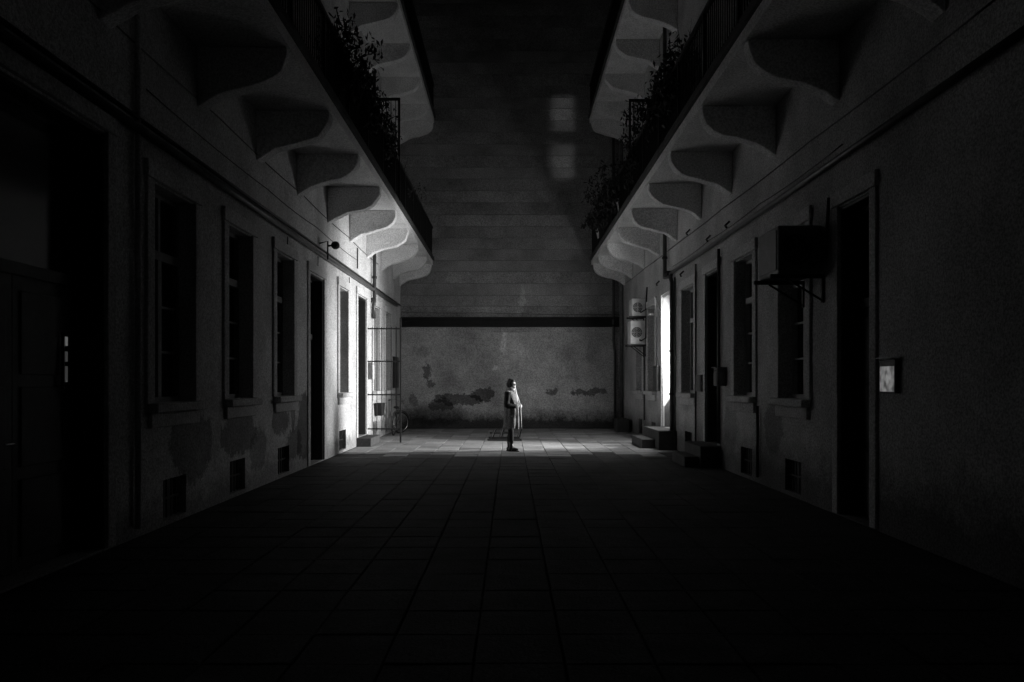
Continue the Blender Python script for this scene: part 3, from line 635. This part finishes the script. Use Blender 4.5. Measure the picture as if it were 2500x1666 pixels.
for sgn, fx in ((-1, .05), (1, -.035)):
    cap(body, [T((0, sgn * .085, .84)), T((.012 + fx * .5, sgn * .075, .49)), T((fx - .01, sgn * .062, .10))], [.085, .058, .038])
    cap(body, [T((fx - .02, sgn * .062, .05)), T((fx + .10, sgn * .066, .035)), T((fx + .15, sgn * .068, .03))], [.036, .035, .028])
    sh, el, wr = T((0, sgn * .165, 1.33)), T((-.01, sgn * .22, 1.06)), T((.165, sgn * .085, 1.025))
    cap(body, [sh, el, wr], [.055, .042, .027])
    palm = T((.215, sgn * .045, 1.035)); cap(body, [wr, palm], [.026, .032])
    for k in range(4):       # fingers folded over each other in front of the belly
        b0 = T((.235, sgn * .045, 1.06 - .019 * k)); ln = (.034, .04, .037, .03)[k]
        cap(body, [b0, b0 + BY_ @ Vector((ln * .8, -sgn * ln * .5, -.004)), b0 + BY_ @ Vector((ln * .7, -sgn * ln * 1.5, -.006)), b0 + BY_ @ Vector((ln * .2, -sgn * ln * 2.1, -.008))], [.0095, .009, .0085, .0075], 8)
    cap(body, [T((.20, sgn * .03, 1.06)), T((.225, sgn * .015, 1.085)), T((.25, -sgn * .005, 1.09))], [.011, .01, .0085], 8)
bo = body.build('body', mat('skin', .5, .5, .08, .1, .05, 90, .05, 80, spec=.4), per, True)
rm = bo.modifiers.new('remesh', 'REMESH'); rm.mode = 'VOXEL'; rm.voxel_size = .0065; rm.use_smooth_shade = True
sm_ = bo.modifiers.new('smooth', 'SMOOTH'); sm_.iterations = 4; sm_.factor = .5
for sgn in (-1, 1):
    e = MB(); e.ball(Hd((.076, sgn * .03, .008)), .0125, 12, 8); e.build('eye', M_potw, per, True)
    e = MB(); e.ball(Hd((.0865, sgn * .032, .008)), .0055, 8, 6); e.build('pupil', M_rubber, per, True)
M_hair = mat('dark_hair', .018, .5, .4, .05, .3, 120, .6, 150, spec=.4)
# hair: swept back, full at the nape, small bun
hr = MB()
for p, r in (((-.022, 0, .035), (.092, .086, .095)), ((-.05, 0, -.03), (.066, .082, .085)), ((-.06, .02, .075), (.06, .06, .055)), ((.03, 0, .075), (.06, .068, .045)), ((0, -.062, .0), (.045, .03, .07)), ((0, .062, .0), (.045, .03, .07)), ((-.04, 0, .115), (.04, .042, .034))):
    hr.ball(Hd(p), r, 18, 12, HY_)
rh = random.Random(3); 
for _ in range(170):
    a, bb_ = rh.uniform(1.2, 5.1), rh.uniform(-.7, 1.2); d = Vector((math.cos(a) * math.cos(bb_) * .095, math.sin(a) * math.cos(bb_) * .09, math.sin(bb_) * .115)); d.x -= .02
    hr.tube([Hd(d * .9), Hd(d * 1.06 + Vector((-.01, rh.gauss(0, .01), rh.gauss(0, .012))))], [.007, .003], 5)
hr.build('hair', M_hair, per, True)
M_coat = mat('pale_wool_coat', .25, .95, .35, .12, .5, 60, .8, 70, spec=.1)
M_fur = mat('pale_fur_scarf', .45, .95, .25, .06, .3, 90, .8, 90, spec=.1)
M_slv = mat('dark_sleeve_wool', .05, .95, .3, .1, .4, 70, .6, 70, spec=.1)
M_trs = mat('dark_trousers', .016, .85, .3, .1, .2, 90, .3, 80)
M_boot = mat('black_boots', .014, .4, .3, .1, spec=.5)
# coat: sections from hem to collar, open down the front
secs = [(.52, .055, .185, .215), (.60, .055, .187, .214), (.72, .052, .188, .212), (.86, .05, .188, .21), (.98, .045, .188, .205), (1.10, .035, .175, .205), (1.20, .022, .155, .205), (1.28, .008, .13, .20), (1.345, -.002, .105, .175), (1.385, -.006, .08, .12), (1.41, -.008, .066, .075)]
def coat_ring(z, cx, rx, ry, n=56):
    out = []; gap = R(26) if z < 1.1 else R(20)
    for k in range(n + 1):
        a = gap + (2 * math.pi - 2 * gap) * k / n
        low = max(0, min(1, (1.25 - z) / .7))
        fold = 1 + low * (.085 * math.sin(a * 6 + 1.3 + z * 2) + .05 * math.sin(a * 11 + z * 4 + .4) + .02 * math.sin(a * 23 - z * 9)) + .015 * math.sin(z * 26 + a * 3)
        flare = 1 + low * .10 * math.exp(-(min(abs(a - gap), abs(2 * math.pi - gap - a)) / .25) ** 2)
        for a0, am, wd in ((R(286), .2, .10), (R(252), .10, .09), (R(318), .12, .08), (R(205), .1, .12), (R(75), .15, .1)): fold -= low ** .6 * am * math.exp(-((a - a0 - .12 * (z - .8)) / wd) ** 2)
        dz = .012 * math.sin(a * 5 + 1) * low
        out.append(T((cx + rx * math.cos(a) * fold * flare, ry * math.sin(a) * fold * flare, z + dz)))
    return out
fine = []
for (a, b) in zip(secs, secs[1:]):
    for q in range(3): t = q / 3; fine.append([a[i] + (b[i] - a[i]) * t for i in range(4)])
fine.append(list(secs[-1])); rings = [coat_ring(*s_) for s_ in fine]
ct = MB(); n = len(rings[0]); ct.add([v for rg in rings for v in rg], [(i * n + k, i * n + k + 1, (i + 1) * n + k + 1, (i + 1) * n + k) for i in range(len(rings) - 1) for k in range(n - 1)])
co = ct.build('coat', M_coat, per, True); so = co.modifiers.new('solid', 'SOLIDIFY'); so.thickness = .012; so.offset = 1
for sgn in (-1, 1):
    sl = MB(); sh, el, wr = Vector((-.005, sgn * .155, 1.345)), Vector((-.01, sgn * .24, 1.05)), Vector((.17, sgn * .11, 1.02))
    pts = []; rs = []
    for q in range(9):
        t = q / 8; p = sh.lerp(el, t); pts.append(T(p)); rs.append(.078 - .012 * t + .004 * math.sin(q * 2.1))
    for q in range(1, 8):
        t = q / 7; pts.append(T(el.lerp(wr, t))); rs.append(.067 - .008 * t + .005 * math.sin(q * 2.6))
    sl.tube(pts, rs, 18); sl.build('sleeve', M_slv, per, True)
    fx = -.01
    pk = MB(); a0 = T((.06, sgn * .228, .84)); pk.tube([T((-.0, sgn * .232, .83)), T((.11, sgn * .214, .80))], [.012, .012], 8); pk.build('pocket_flap', M_coat, per, True)
# lapels and fur scarf
for sgn in (-1, 1):
    lpz = MB(); pts = [T((.07, sgn * .055, 1.40)), T((.125, sgn * .07, 1.28)), T((.185, sgn * .075, 1.12)), T((.215, sgn * .085, .95)), T((.225, sgn * .095, .75)), T((.232, sgn * .10, .54))]
    lpz.tube(pts, [.030, .026, .02, .014, .012, .012], 10); lpz.build('lapel', M_fur, per, True)
sc_ = MB(); pts = []
for k in range(15):
    a = R(25) + R(310) * k / 14; pts.append(T((.012 + .088 * math.cos(a), .095 * math.sin(a), 1.415 + .014 * math.cos(a) * -1 + .012 * math.sin(a * 4))))
sc_.tube(pts, [.036 + .007 * math.sin(k * 2.3) for k in range(15)], 12)
sc_.tube([T((.095, .03, 1.40)), T((.125, .03, 1.30)), T((.15, .028, 1.18)), T((.16, .03, 1.10))], [.034, .03, .028, .022], 10)
sc_.tube([T((.095, -.03, 1.41)), T((.13, -.025, 1.31)), T((.155, -.03, 1.2)), T((.165, -.028, 1.13))], [.03, .028, .026, .02], 10)
rs_ = random.Random(5)
for _ in range(260):
    p = rs_.choice(pts); d = Vector((rs_.gauss(0, 1), rs_.gauss(0, 1), rs_.gauss(0, 1))).normalized(); sc_.tube([p + d * .03, p + d * .05], [.004, .0015], 4)
sc_.build('scarf', M_fur, per, True)
inn = MB()
for z, rx, ry, cx in ((1.25, .115, .16, .01), (1.08, .115, .155, .018), (.95, .115, .155, .01), (.85, .125, .175, -.0), (.72, .12, .17, .0), (.60, .115, .165, .005)): inn.ball(T((cx, 0, z)), (rx, ry, .12), 20, 12, BY_)
inn.build('dress', M_trs, per, True)
for sgn, fx in ((-1, .05), (1, -.035)):
    tr = MB(); tr.tube([T((.012 + fx * .3, sgn * .078, .70)), T((.012 + fx * .5, sgn * .075, .49)), T((fx - .005, sgn * .066, .30)), T((fx - .01, sgn * .062, .16))], [.082, .066, .058, .05], 14); tr.build('trouser_leg', M_trs, per, True)
    bt = MB(); cx, cy = fx - .01, sgn * .062
    bt.tube([T((cx, cy, .22)), T((cx, cy, .10)), T((cx - .002, cy, .045))], [.054, .048, .05], 14)
    bt.ball(T((cx + .085, cy + sgn * .004, .045)), (.10, .044, .038), 16, 10, BY_); bt.ball(T((cx - .015, cy, .055)), (.055, .042, .05), 16, 10, BY_)
    b_o = bt.build('boot', M_boot, per, True)
    so_ = MB(); pr = [(-.06, .03), (-.03, .037), (.05, .034), (.12, .042), (.175, .035), (.19, .02)]
    out = [(cx + x, cy - w) for x, w in pr] + [(cx + x, cy + w) for x, w in reversed(pr)]; nn = len(out)
    so_.add([T((x, y, .003)) for x, y in out] + [T((x, y, .022)) for x, y in out], [tuple(range(nn)), tuple(range(nn, 2 * nn))] + [(i, (i + 1) % nn, (i + 1) % nn + nn, i + nn) for i in range(nn)])
    so_.build('sole', M_rubber, b_o);
